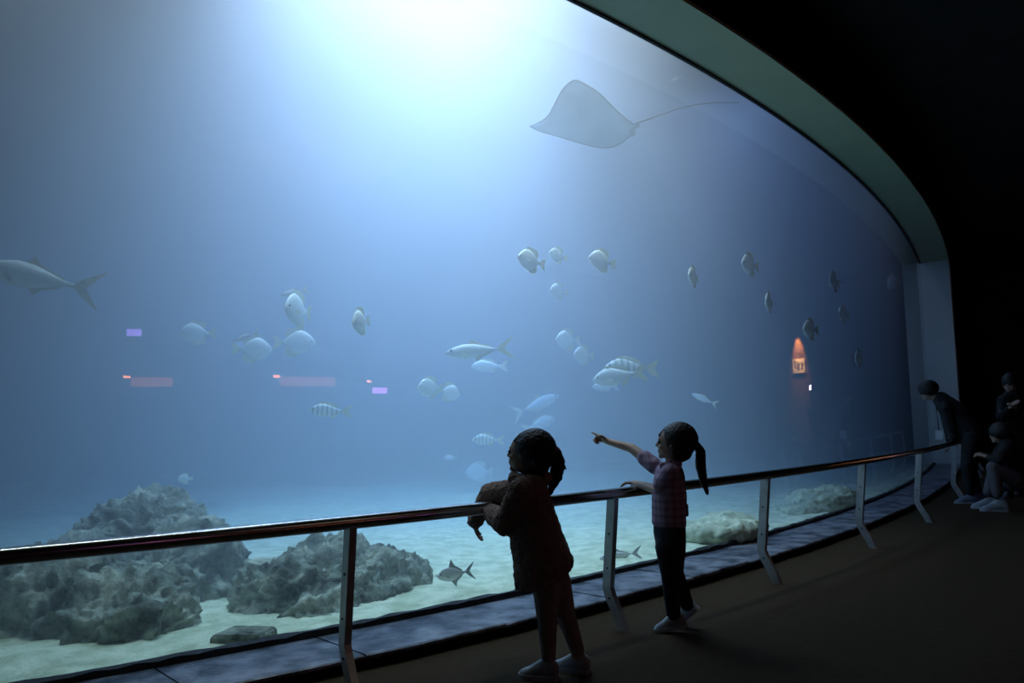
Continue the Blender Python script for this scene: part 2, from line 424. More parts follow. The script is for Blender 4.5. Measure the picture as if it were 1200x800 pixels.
M['fish_striped'] = fish_mat('fish_striped', (0.92, 0.92, 0.80), (0.82, 0.85, 0.80), (0.9, 0.9, 0.85), (0.42, 0.47, 0.46), 7)
M['fish_jack'] = fish_mat('fish_jack', (0.86, 0.88, 0.82), (0.42, 0.50, 0.52), (0.80, 0.86, 0.80))  # pale back paints the jack's lit top edge
M['fin_pale'] = surf('fin_pale', (0.72, 0.72, 0.52), (0.84, 0.82, 0.62), 20, 0.5)
M['fin_grey'] = surf('fin_grey', (0.40, 0.44, 0.44), (0.52, 0.56, 0.55), 20, 0.5)
M['fish_eye'] = surf('fish_eye', (0.01, 0.01, 0.01), (0.02, 0.02, 0.02), 5, 0.15)
M['ray_skin'] = surf('ray_skin', (0.30, 0.38, 0.33), (0.44, 0.52, 0.45), 3, 0.6, bump=0.1, bscale=20)
M['ray_edge'] = surf('ray_edge', (0.05, 0.05, 0.07), (0.08, 0.08, 0.10), 5, 0.6)

# body profiles: (x from nose 0 to tail root 1, half height / L, half width / L, centre z / L)
PROF = {
 'disc': dict(rows=[(0, .02, .01, -.02), (.05, .09, .035, -.01), (.14, .20, .06, 0), (.28, .31, .08, .01), (.45, .36, .085, .01), (.62, .32, .075, 0), (.76, .22, .055, 0), (.86, .11, .035, 0), (.93, .06, .02, 0), (1, .055, .012, 0)],
   dorsal=[(.30, .32), (.42, .44), (.60, .46), (.86, .40), (.90, .20), (.84, .12), (.62, .30)], anal=[(.45, -.33), (.62, -.44), (.86, -.38), (.90, -.18), (.84, -.11), (.64, -.28)],
   tail=[(.97, .05), (1.10, .16), (1.24, .20), (1.20, 0), (1.24, -.20), (1.10, -.16), (.97, -.05)], pect=.16),
 'snapper': dict(rows=[(0, .015, .012, -.02), (.06, .075, .04, -.01), (.16, .14, .065, 0), (.30, .195, .08, .01), (.46, .20, .08, .01), (.64, .155, .065, 0), (.80, .085, .04, 0), (.92, .05, .022, 0), (1, .05, .012, 0)],
   dorsal=[(.26, .18), (.32, .27), (.37, .23), (.42, .28), (.47, .24), (.52, .28), (.58, .24), (.66, .25), (.82, .17), (.86, .07), (.70, .12), (.48, .19)], anal=[(.62, -.15), (.68, -.24), (.82, -.16), (.86, -.06), (.74, -.10)],
   tail=[(.96, .045), (1.12, .15), (1.28, .20), (1.16, 0), (1.28, -.20), (1.12, -.15), (.96, -.045)], pect=.15),
 'jack': dict(rows=[(0, .01, .01, 0), (.06, .05, .03, 0), (.18, .10, .055, 0), (.36, .14, .07, 0), (.54, .135, .068, 0), (.72, .085, .045, 0), (.86, .04, .022, 0), (.95, .02, .014, 0), (1, .022, .01, 0)],
   dorsal=[(.44, .12), (.52, .22), (.58, .16), (.88, .055), (.86, .03), (.60, .11)], anal=[(.54, -.125), (.60, -.20), (.66, -.14), (.88, -.055), (.86, -.03), (.64, -.10)],
   tail=[(.98, .02), (1.10, .11), (1.30, .22), (1.12, .035), (1.06, 0), (1.12, -.035), (1.30, -.22), (1.10, -.11), (.98, -.02)], pect=.14),
 'permit': dict(rows=[(0, .02, .012, -.03), (.07, .11, .04, -.02), (.2, .20, .06, 0), (.38, .25, .075, 0), (.56, .22, .065, 0), (.74, .13, .045, 0), (.88, .055, .025, 0), (1, .03, .012, 0)],
   dorsal=[(.42, .24), (.52, .50), (.60, .30), (.88, .09), (.86, .05), (.60, .18)], anal=[(.46, -.24), (.62, -.46), (.66, -.27), (.88, -.09), (.86, -.05), (.64, -.16)],
   tail=[(.97, .03), (1.10, .16), (1.32, .32), (1.12, .05), (1.07, 0), (1.12, -.05), (1.32, -.32), (1.10, -.16), (.97, -.03)], pect=.13),
}
MESH_CACHE = {}
def fish(kind, px, py, past, lpx, yaw, label, group=None, mat='fish_pale', fin='fin_pale', pitch=0.0, name='fish', bend=0.0, curvefor=None):
    """a fish centred where the pixel's ray runs `past` metres behind the window; yaw 0 = heading left along the picture, 90 = away"""
    Y = glass_hit(px, py)[0] + past
    c = at(px, py, Y)
    pr = PROF[kind]
    full = 1.25
    ext = abs(math.cos(rad(yaw))) * full + abs(math.sin(rad(yaw))) * 0.16
    L = lpx * Y / FPX / max(ext, 0.3)
    root = empty(name, c)
    tag(root, label, 'fish', group)
    # local: nose at +x
    def loc(x, z): return (0.55 - x) * L, z * L
    secs = []
    for x, h, w, cz in pr['rows']:
        X, _ = loc(x, 0); ring = []
        yb = bend * L * max(0, x - 0.35) ** 2
        for k in range(12):
            a = 2 * math.pi * k / 12
            ring.append(Vector((X, yb + w * L * math.cos(a), cz * L + h * L * math.sin(a))))
        secs.append(ring)
    body = mesh_obj('body', *sweep(secs), M[mat], root, smooth=True)
    for nm in ('dorsal', 'anal', 'tail'):
        pts = [loc(x, z) for x, z in pr[nm]]
        f = fin_obj(nm + '_fin', pts, 0.006 * L, M[fin], root)
        if bend:
            for v in f.data.vertices:
                xx = 0.55 - v.co.x / L; v.co.y += bend * L * max(0, xx - 0.35) ** 2
    for s in (-1, 1):
        q = pr['pect']
        pts = [(0.02 * L, 0.02 * L), (-q * L, -0.04 * L), (-q * 0.9 * L, -0.10 * L), (0.0, -0.05 * L)]
        f = fin_obj('pectoral_fin', pts, 0.004 * L, M[fin], root)
        wid = [r for r in pr['rows'] if r[0] >= 0.26][0][2] * L
        f.location = ((0.55 - 0.30) * L, s * wid * 0.9, -0.02 * L); f.rotation_euler = (0, 0, -s * rad(28))
        wid = [r for r in pr['rows'] if r[0] >= 0.12][0][2] * L
        key = 'eye'
        if key not in MESH_CACHE:
            bm = bmesh.new(); bmesh.ops.create_uvsphere(bm, u_segments=8, v_segments=6, radius=1); me = bpy.data.meshes.new('eye'); bm.to_mesh(me); bm.free(); me.materials.append(M['fish_eye']); MESH_CACHE[key] = me
        e = bpy.data.objects.new('eye', MESH_CACHE[key]); link(e, root); e.scale = (0.022 * L,) * 3
        e.location = ((0.55 - 0.12) * L, s * wid * 0.80, 0.04 * L)
    root.rotation_euler = Matrix.Rotation(math.pi - rad(yaw), 4, 'Z').to_euler() if not pitch else (Matrix.Rotation(math.pi - rad(yaw), 4, 'Z') @ Matrix.Rotation(-rad(pitch), 4, 'Y')).to_euler()
    return root

def eagle_ray():
    Y = 8.2
    top = [(621, 148, 0.0), (640, 138, .12), (650, 122, .24), (660, 104, .34), (673, 94, .42), (686, 99, .40), (703, 110, .30), (722, 129, .16), (736, 141, .05), (744, 146, 0.0)]
    bot = [(621, 148, 0.0), (634, 154, -.05), (652, 159, -.12), (672, 165, -.20), (694, 171, -.28), (712, 173, -.30), (727, 168, -.22), (737, 160, -.10), (742, 153, -.04), (744, 146, 0.0)]
    root = empty('eagle_ray', at(690, 145, Y)); tag(root, 'eagle ray with pale underside and long thin tail gliding under the bright light', 'ray')
    inv = Matrix.Translation(root.location).inverted()
    def smooth(pts, n):
        out = []
        m = len(pts) - 1
        for i in range(n + 1):
            t = i / n * m; k = min(int(t), m - 1); f = t - k
            P = [Vector(pts[min(max(k + j, 0), m)]) for j in (-1, 0, 1, 2)]
            out.append(0.5 * ((2 * P[1]) + (P[2] - P[0]) * f + (2 * P[0] - 5 * P[1] + 4 * P[2] - P[3]) * f * f + (3 * P[1] - P[0] - 3 * P[2] + P[3]) * f ** 3))
        return out
    n, mw = 36, 16
    A, B = smooth(top, n), smooth(bot, n)
    rows = []
    for i in range(n + 1):
        a = at(A[i].x, A[i].y, Y - A[i].z); b = at(B[i].x, B[i].y, Y - B[i].z)
        rows.append([a.lerp(b, j / mw) for j in range(mw + 1)])
    up = (rows[n // 2][mw] - rows[n // 2][0]).cross(rows[n][mw // 2] - rows[0][mw // 2]).normalized()
    if up.z < 0: up = -up
    V = []; F = []
    for sgn in (1, -1):
        for i in range(n + 1):
            for j in range(mw + 1):
                w = j / mw; s = i / n
                th = 0.075 * math.sin(math.pi * s) ** 0.7 * math.sin(math.pi * w) ** 1.6 + 0.004
                V.append(rows[i][j] + up * sgn * th * (1.0 if sgn > 0 else 0.6))
    K = (n + 1) * (mw + 1)
    for q in (0, 1):
        for i in range(n):
            for j in range(mw):
                a = q * K + i * (mw + 1) + j; f = (a, a + 1, a + mw + 2, a + mw + 1); F.append(f if q else f[::-1])
    edge = [i * (mw + 1) for i in range(n + 1)] + [n * (mw + 1) + j for j in range(1, mw + 1)] + [i * (mw + 1) + mw for i in range(n - 1, -1, -1)] + [j for j in range(mw - 1, 0, -1)]
    for i in range(len(edge)):
        a, b = edge[i], edge[(i + 1) % len(edge)]; F.append((a, b, b + K, a + K))
    d = mesh_obj('disc', V, F, M['ray_skin'], smooth=True)
    def adopt(o): o.parent = root; o.matrix_parent_inverse = inv
    adopt(d)
    tp = [(739, 146, .0), (748, 143, .0), (760, 139, .03), (775, 134, .06), (792, 128, .1), (812, 123, .14), (835, 120.5, .18), (866, 120, .22)]
    pts = [at(x, y, Y + z) for x, y, z in tp]
    adopt(mesh_obj('tail', *tube(pts, [.022, .020, .016, .012, .009, .007, .005, .003], 8), M['ray_edge'], smooth=True))
    # pelvic fins and small dorsal fin beside the tail root
    for q in ([(737, 152), (745, 151), (744, 158), (739, 160)], [(738, 147), (749, 143), (750, 148), (742, 152)]):
        P = [at(x, y, Y) for x, y in q]; P = [p + up * 0.008 for p in P] + [p - up * 0.008 for p in P]
        adopt(mesh_obj('pelvic_fin', P, [(0, 1, 2, 3), (7, 6, 5, 4), (0, 4, 5, 1), (1, 5, 6, 2), (2, 6, 7, 3), (3, 7, 4, 0)], M['ray_edge']))
    # dark rim of the wings
    for E_ in (A, B):
        pts = [at(p.x, p.y, Y - p.z) for p in E_]
        adopt(mesh_obj('wing_rim', *tube(pts, 0.009, 6), M['ray_edge'], smooth=True))
eagle_ray()

def build_fish():
    g = 'batfish group below the eagle ray'; lb = 'pale disc-shaped batfish in the close trio below the eagle ray'
    for x, y, d, l, yw, p in ((621, 305, 2.2, 38, -38, 8), (653, 299, 2.8, 26, -35, 10), (704, 305, 2.2, 38, -30, 8), (654, 341, 3.6, 26, -45, 0)):
        if x == 704: fish('disc', x, y, d, l, yw, 'pale batfish with bright brow keeping apart from the trio below the eagle ray', pitch=p)
        else: fish('disc', x, y, d, l, yw, lb, g, pitch=p)
    g = 'batfish in the dark water by the far jamb'; lb = 'dim upright batfish scattered in dark water away from the mirrored warm panel'
    for x, y, d, l, yw, p in ((878, 310, 1.8, 34, -45, 0), (901, 354, 1.4, 24, -60, 0), (949, 386, 1.2, 32, -42, 0), (977, 330, 1.8, 28, -50, 0), (988, 368, 2.4, 26, -45, 0), (1006, 420, 1.6, 24, -52, 0), (1047, 330, 2.8, 28, -20, -40)):
        if x == 1047: fish('disc', x, y, d, l, yw, 'dim batfish tilted steeply right against the far jamb', pitch=p)
        elif x == 949: fish('disc', x, y, d, l, yw, 'dim batfish hovering right next to the mirrored warm panel', pitch=p)
        else: fish('disc', x, y, d, l, yw, lb, g, pitch=p)
    fish('disc', 812, 324, 1.6, 24, -60, 'lone pale batfish at the edge of the dark water')
    g = 'batfish in the loose group over the tall rock'; lb = 'pale side-on batfish in the loose trio swimming above the tall craggy rock'
    for x, y, d, l, yw, p in ((229, 390, 3.6, 40, -20, 0), (298, 409, 3.4, 44, 150, 0), (348, 401, 3.6, 48, 160, 0), (348, 363, 2.6, 22, -78, 0)):
        if x == 348 and y == 363: fish('disc', x, y, d, l, yw, 'pale batfish seen head-on hovering over the trio above the tall rock', pitch=p)
        else: fish('disc', x, y, d, l, yw, lb, g, pitch=p)
    fish('disc', 422, 377, 2.0, 18, -76, 'narrow bright batfish seen head-on beside the loose group', pitch=-10)
    g = 'overlapping pair of batfish near the two banded fish'; lb = 'one of a pair of pale batfish overlapping above the banded snappers'
    fish('disc', 664, 398, 4.0, 34, -35, lb, g); fish('disc', 683, 416, 3.6, 30, -40, lb, g)
    g = 'pair of batfish below the silver jack'; lb = 'one of a pair of batfish side by side below the silver jack'
    fish('disc', 503, 454, 3.2, 32, -40, lb, g); fish('disc', 527, 460, 3.6, 30, 145, lb, g, pitch=-10)
    fish('snapper', 384, 481, 3.0, 48, -12, 'striped fish with forked tail swimming above the rounded rock', mat='fish_striped', pitch=3)
    fish('snapper', 570, 515, 3.8, 38, -15, 'small striped oval fish in front of the coat child\'s face', mat='fish_striped', pitch=3)
    fish('snapper', 736, 431, 2.6, 66, -8, 'upper banded snapper with raised spiny dorsal fin above the pointing child', mat='fish_striped', pitch=2)
    fish('snapper', 722, 441, 2.2, 66, -8, 'lower slim snapper overlapping the banded one above the pointing child', mat='fish_silver', pitch=-8)
    fish('snapper', 708, 453, 4.6, 34, -20, 'faint small fish partly hidden under the two snappers')
    fish('jack', 556, 411, 2.6, 80, -8, 'slender silver jack heading along the window in mid water', mat='fish_silver', pitch=-5)
    fish('snapper', 571, 429, 4.6, 44, -10, 'faint fish trailing just under the silver jack')
    fish('jack', 632, 473, 6.0, 62, 155, 'faint slanting jack in the haze over the coat child', mat='fish_silver', pitch=20)
    fish('snapper', 634, 496, 6.0, 42, 155, 'faint oval fish below the slanting jack', pitch=18)
    fish('jack', 38, 324, 2.0, 139, -6, 'large dark silver jack with deeply forked tail', mat='fish_jack', fin='fin_grey', pitch=13)
    fish('jack', 343, 343, 3.4, 34, -6, 'thin fish curving over the head-on batfish', mat='fish_silver', pitch=-14)
    fish('jack', 287, 395, 3.2, 32, -6, 'thin fish crossing above the loose batfish group', mat='fish_silver', pitch=-20)
    fish('permit', 531, 672, 0.32, 42, -10, 'grey permit with tall fin cruising just above the sand', mat='fish_silver', fin='fin_grey', pitch=-6)
    fish('jack', 724, 651, 0.5, 50, -8, 'faint fish with forked tail over the sand behind a post', mat='fish_silver', fin='fin_grey', pitch=-6)
    fish('disc', 560, 553, 6.5, 34, -25, 'very faint round fish low in the haze by the coat child')
    fish('snapper', 527, 536, 6.0, 16, -25, 'tiny faint fish low in the haze')
    fish('disc', 216, 561, 3.5, 15, -45, 'small fish hovering just above the crown of the tall rock')
    fish('jack', 824, 467, 2.8, 30, 30, 'pale forked-tail fish turning away above the second child', mat='fish_silver', pitch=25)
    fish('jack', 792, 92, 4.5, 16, 10, 'small dark fish high up beside the ray\'s tail', mat='fish_jack', fin='fin_grey', pitch=-14)
    g = 'small reef fish by the window base'; lb = 'small upright reef fish near the sand by the far window base'
    for x, y in ((1013, 561), (1030, 560), (1053, 565)):
        fish('snapper', x, y, 0.5, 9, -50, lb, g, pitch=-45)
build_fish()

# ------------------------------------------------------------------ people
def ico(sub):
    bm = bmesh.new(); bmesh.ops.create_icosphere(bm, subdivisions=sub, radius=1.0)
    bm.verts.index_update(); r = ([v.co.copy() for v in bm.verts], [tuple(v.index for v in f.verts) for f in bm.faces]); bm.free(); return r
ICO, ICO3 = ico(2), ico(3)
def skin_mesh(name, caps, ells=(), vox=0.006, smooth_it=4, m=None, fuzz=0.0, fscale=30.0, extra=None, parent=None):
    """one continuous surface from tapered limbs and ellipsoids (voxel fused, then relaxed)"""
    V, F = [], []
    def add(vs, fs):
        k = len(V); V.extend(vs); F.extend([tuple(i + k for i in f) for f in fs])
    for p0, r0, p1, r1 in caps:
        p0, p1 = Vector(p0), Vector(p1)
        for c, r in ((p0, r0), (p1, r1)): add([c + v * r for v in ICO[0]], ICO[1])
        if (p1 - p0).length > 1e-4: add(*tube([p0, p1], [r0, r1], 14))
    for c, r, rot in ells:
        mt = Matrix.Translation(c) @ rot @ Matrix.Diagonal((*r, 1)); add([mt @ v for v in ICO3[0]], ICO3[1])
    for e in (extra or ()): add(*e)
    me = bpy.data.meshes.new(name); me.from_pydata([tuple(v) for v in V], [], F); me.update()
    bm = bmesh.new(); bm.from_mesh(me); bmesh.ops.recalc_face_normals(bm, faces=bm.faces); bm.to_mesh(me); bm.free()
    o = bpy.data.objects.new(name, me); COL.objects.link(o)
    rm = o.modifiers.new('r', 'REMESH'); rm.mode = 'VOXEL'; rm.voxel_size = vox
    if smooth_it:
        sm = o.modifiers.new('s', 'SMOOTH'); sm.iterations = smooth_it; sm.factor = 0.5
    dg = bpy.context.evaluated_depsgraph_get()
    nm = bpy.data.meshes.new_from_object(o.evaluated_get(dg)); o.modifiers.clear(); o.data = nm; nm.name = name
    if fuzz:
        nm.update()
        for v, n in zip(nm.vertices, [v.normal.copy() for v in nm.vertices]):
            q = v.co * fscale
            v.co = v.co + n * fuzz * (noise.noise(q) + 0.6 * noise.noise(q * 2.3))
    nm.materials.clear()
    if m: nm.materials.append(m)
    nm.polygons.foreach_set('use_smooth', [True] * len(nm.polygons))
    if parent is not None: o.parent = parent
    return o
I4 = Matrix.Identity(4)
def frame(fwd, up=Vector((0, 0, 1))):
    f = fwd.normalized(); s = up.cross(f).normalized(); u = f.cross(s).normalized()
    return Matrix(((f.x, s.x, u.x, 0), (f.y, s.y, u.y, 0), (f.z, s.z, u.z, 0), (0, 0, 0, 1)))
def hand(w, d, n, s, L, curls, thumb=0.5, wr=0.5):
    """five-fingered hand: wrist w, finger direction d, palm-facing n, thumb side s; curls in degrees per finger from index to little"""
    w = Vector(w); d = d.normalized(); s = (s - d * s.dot(d)).normalized(); n = (n - d * n.dot(d) - s * n.dot(s)).normalized()
    C = []; fr = 0.068 * L
    ln = (0.44, 0.48, 0.45, 0.35); so = (0.165, 0.06, -0.05, -0.155)
    for k in range(4):
        b = w + d * (0.50 - 0.03 * abs(k - 1)) * L + s * so[k] * L
        C.append((w + s * so[k] * 0.55 * L, fr * 1.5, b, fr * 1.25))
        dirv = d + s * (so[k] * 0.35); p = b; c = curls[k]
        for q, fl in enumerate((0.44, 0.32, 0.24)):
            ang = rad(c) * (q + 1) * 0.55
            dv = (dirv.normalized() * math.cos(ang) + n * math.sin(ang))
            e = p + dv * ln[k] * fl * L
            C.append((p, fr * (1.0 - 0.1 * q), e, fr * (0.92 - 0.12 * q))); p = e
    b = w + d * 0.14 * L + s * 0.14 * L; C.append((w + s * 0.05 * L, fr * 1.5, b, fr * 1.3))
    m1 = b + (s * 0.75 + d * 0.55 + n * 0.25 * thumb).normalized() * 0.24 * L; C.append((b, fr * 1.25, m1, fr * 1.05))
    m2 = m1 + (s * 0.25 + d * 0.85 + n * thumb).normalized() * 0.2 * L; C.append((m1, fr * 1.05, m2, fr * 0.85))
    return C
def head_parts(c, fwd, up, r):
    """skull, face and features; r = half head height"""
    Rm = frame(fwd, up); f, s, u = [Vector(Rm.col[i][:3]) for i in range(3)]
    E_ = [(c + u * 0.10 * r - f * 0.08 * r, (0.92 * r, 0.76 * r, 0.88 * r), Rm), (c + f * 0.18 * r - u * 0.30 * r, (0.66 * r, 0.60 * r, 0.68 * r), Rm),
          (c + f * 0.64 * r - u * 0.82 * r, (0.18 * r, 0.24 * r, 0.15 * r), Rm),            # chin
          (c + f * 0.52 * r - u * 0.30 * r + s * 0.32 * r, (0.26 * r, 0.22 * r, 0.24 * r), Rm), (c + f * 0.52 * r - u * 0.30 * r - s * 0.32 * r, (0.26 * r, 0.22 * r, 0.24 * r), Rm),  # cheeks
          (c + f * 0.74 * r + u * 0.14 * r, (0.14 * r, 0.42 * r, 0.10 * r), Rm)]           # brow
    C = [(c + f * 0.80 * r + u * 0.02 * r, 0.07 * r, c + f * 0.93 * r - u * 0.22 * r, 0.10 * r),    # nose
         (c + f * 0.80 * r - u * 0.50 * r - s * 0.15 * r, 0.065 * r, c + f * 0.80 * r - u * 0.50 * r + s * 0.15 * r, 0.065 * r),   # lips
         (c + f * 0.78 * r - u * 0.60 * r - s * 0.12 * r, 0.065 * r, c + f * 0.78 * r - u * 0.60 * r + s * 0.12 * r, 0.065 * r)]
    for q in (-1, 1): E_.append((c + s * q * 0.74 * r - f * 0.02 * r - u * 0.08 * r, (0.17 * r, 0.07 * r, 0.26 * r), Rm))  # ears
    return C, E_, (f, s, u)
def eyes(c, f, s, u, r, parent):
    for q in (-1, 1):
        bm = bmesh.new(); bmesh.ops.create_uvsphere(bm, u_segments=10, v_segments=8, radius=0.10 * r, matrix=Matrix.Translation(c + f * 0.76 * r + s * q * 0.30 * r - u * 0.03 * r))
        me = bpy.data.meshes.new('eye'); bm.to_mesh(me); bm.free(); me.materials.append(M['fish_eye']); link(bpy.data.objects.new('eye', me), parent)
def shoe(ground, fwd, L, parent, m, sole_m, heel_up=0.0, w=0.36):
    """ground = point under the shoe's middle; heel_up in degrees pivots about the toe"""
    f = Vector((fwd.x, fwd.y, 0)).normalized(); s = Vector((-f.y, f.x, 0))
    rows = [(-.50, .34, .34, 0.0), (-.44, .62, .44, 0), (-.30, .72, .50, 0), (-.12, .70, .50, 0), (.06, .76, .40, 0), (.22, .86, .30, 0), (.36, .80, .24, .0), (.46, .52, .19, .01), (.50, .24, .12, .02)]
    piv = ground + f * 0.42 * L
    def P(x, y, z):
        p = ground + f * x * L + s * y * w * 0.5 * L + Vector((0, 0, z * L))
        if heel_up:
            d = p - piv; a = rad(heel_up); k = d.dot(f); zz = d.z
            p = piv + s * d.dot(s) + f * (k * math.cos(a) + zz * math.sin(a)) + Vector((0, 0, -k * math.sin(a) + zz * math.cos(a)))
        return p
    secs = []; sol = []
    for x, hw, h, z0 in rows:
        r = []
        for k in range(12):
            a = math.pi * k / 11
            r.append(P(x, hw * math.cos(a) * (1.0 if k in (0, 11) else 0.96), 0.08 + (h - 0.08) * math.sin(a) ** 0.7))
        secs.append(r)
        g = hw + 0.10
        sol.append([P(x * 1.03, -g, 0.0 + z0), P(x * 1.03, g, 0.0 + z0), P(x * 1.03, g, 0.11 + z0), P(x * 1.03, -g, 0.11 + z0)])
    o = mesh_obj('shoe', *sweep(secs), m, parent, smooth=True)
    mesh_obj('sole', *sweep(sol), sole_m, o)
    return o

M['skin'] = surf('skin', (0.42, 0.27, 0.20), (0.46, 0.30, 0.22), 8, 0.55)
M['hair'] = surf('black_hair', (0.012, 0.010, 0.010), (0.02, 0.016, 0.015), 40, 0.5, bump=0.4, bscale=90)
M['fleece'] = surf('brown_fleece', (0.26, 0.17, 0.14), (0.34, 0.23, 0.20), 30, 0.95, bump=0.9, bscale=110, spec=0.1, sheen=0.3)
M['tights'] = surf('grey_tights', (0.26, 0.21, 0.20), (0.31, 0.26, 0.24), 20, 0.85, spec=0.2)
M['sneaker'] = surf('pale_sneaker', (0.22, 0.26, 0.29), (0.38, 0.43, 0.46), 14, 0.6)
M['sneaker_dark'] = surf('blue_sneaker', (0.10, 0.14, 0.2), (0.16, 0.2, 0.27), 14, 0.6)
M['sole'] = surf('sole_rubber', (0.30, 0.33, 0.35), (0.38, 0.41, 0.43), 14, 0.7)
M['denim'] = surf('navy_trousers', (0.018, 0.02, 0.032), (0.03, 0.033, 0.05), 25, 0.85, spec=0.2)
M['dark_coat'] = surf('black_jacket', (0.012, 0.013, 0.014), (0.022, 0.023, 0.025), 14, 0.7, spec=0.3)
M['grey_cloth'] = surf('grey_trousers', (0.10, 0.10, 0.11), (0.14, 0.14, 0.15), 14, 0.8)
M['white_card'] = surf('white_card', (0.8, 0.85, 0.88), (0.85, 0.9, 0.92), 8, 0.35)
def card_mat():
    m, nt, out = new_mat('clear_badge'); N = nt.nodes
    a = N.new('ShaderNodeBsdfTranslucent'); a.inputs[0].default_value = (0.95, 0.97, 0.98, 1); b = N.new('ShaderNodeBsdfDiffuse'); b.inputs[0].default_value = (0.85, 0.9, 0.92, 1)
    mx = N.new('ShaderNodeMixShader'); mx.inputs[0].default_value = 0.35
    nt.links.new(a.outputs[0], mx.inputs[1]); nt.links.new(b.outputs[0], mx.inputs[2]); nt.links.new(mx.outputs[0], out.inputs['Surface']); return m
M['white_card'] = card_mat()
M['pouch'] = surf('pouch_grey', (0.10, 0.10, 0.12), (0.14, 0.14, 0.16), 14, 0.5)
def plaid():
    m, nt, out = new_mat('plaid_shirt'); N = nt.nodes; L = nt.links
    b = N.new('ShaderNodeBsdfPrincipled'); b.inputs['Roughness'].default_value = 0.85; b.inputs['Specular IOR Level'].default_value = 0.2
    tc = N.new('ShaderNodeTexCoord'); col = None
    for ax, sc in (('Z', 170.0), ('X', 150.0)):
        sp = N.new('ShaderNodeSeparateXYZ'); L.new(tc.outputs['Object'], sp.inputs[0])
        mu = N.new('ShaderNodeMath'); mu.operation = 'MULTIPLY'; mu.inputs[1].default_value = sc; L.new(sp.outputs[ax], mu.inputs[0])
        sn = N.new('ShaderNodeMath'); sn.operation = 'SINE'; L.new(mu.outputs[0], sn.inputs[0])
        gt = N.new('ShaderNodeMath'); gt.operation = 'GREATER_THAN'; gt.inputs[1].default_value = 0.35; L.new(sn.outputs[0], gt.inputs[0])
        if col is None: col = gt.outputs[0]
        else:
            ad = N.new('ShaderNodeMath'); ad.operation = 'ADD'; L.new(col, ad.inputs[0]); L.new(gt.outputs[0], ad.inputs[1]); col = ad.outputs[0]
    dv = N.new('ShaderNodeMath'); dv.operation = 'MULTIPLY'; dv.inputs[1].default_value = 0.5; L.new(col, dv.inputs[0])
    cr = N.new('ShaderNodeValToRGB'); cr.color_ramp.elements[0].color = (0.42, 0.32, 0.44, 1); cr.color_ramp.elements[1].color = (0.24, 0.16, 0.25, 1)
    L.new(dv.outputs[0], cr.inputs[0]); L.new(cr.outputs[0], b.inputs['Base Color']); L.new(b.outputs[0], out.inputs['Surface']); return m
M['plaid'] = plaid()
M['tassel'] = surf('hair_tie', (0.5, 0.4, 0.42), (0.6, 0.5, 0.5), 10, 0.6)

def ring(cx0, cx1, y, d0, dr, Y, n=16, slope=0.0):
    """elliptical cross-section between picture columns cx0..cx1 on row y, at depth Y+d0 with half depth dr"""
    a, b = at(cx0, y + slope, Y + d0), at(cx1, y - slope, Y + d0); c = (a + b) / 2; h = (b - a) / 2
    return [c + h * math.cos(2 * math.pi * k / n) + Vector((0, dr * math.sin(2 * math.pi * k / n), 0)) for k in range(n)]

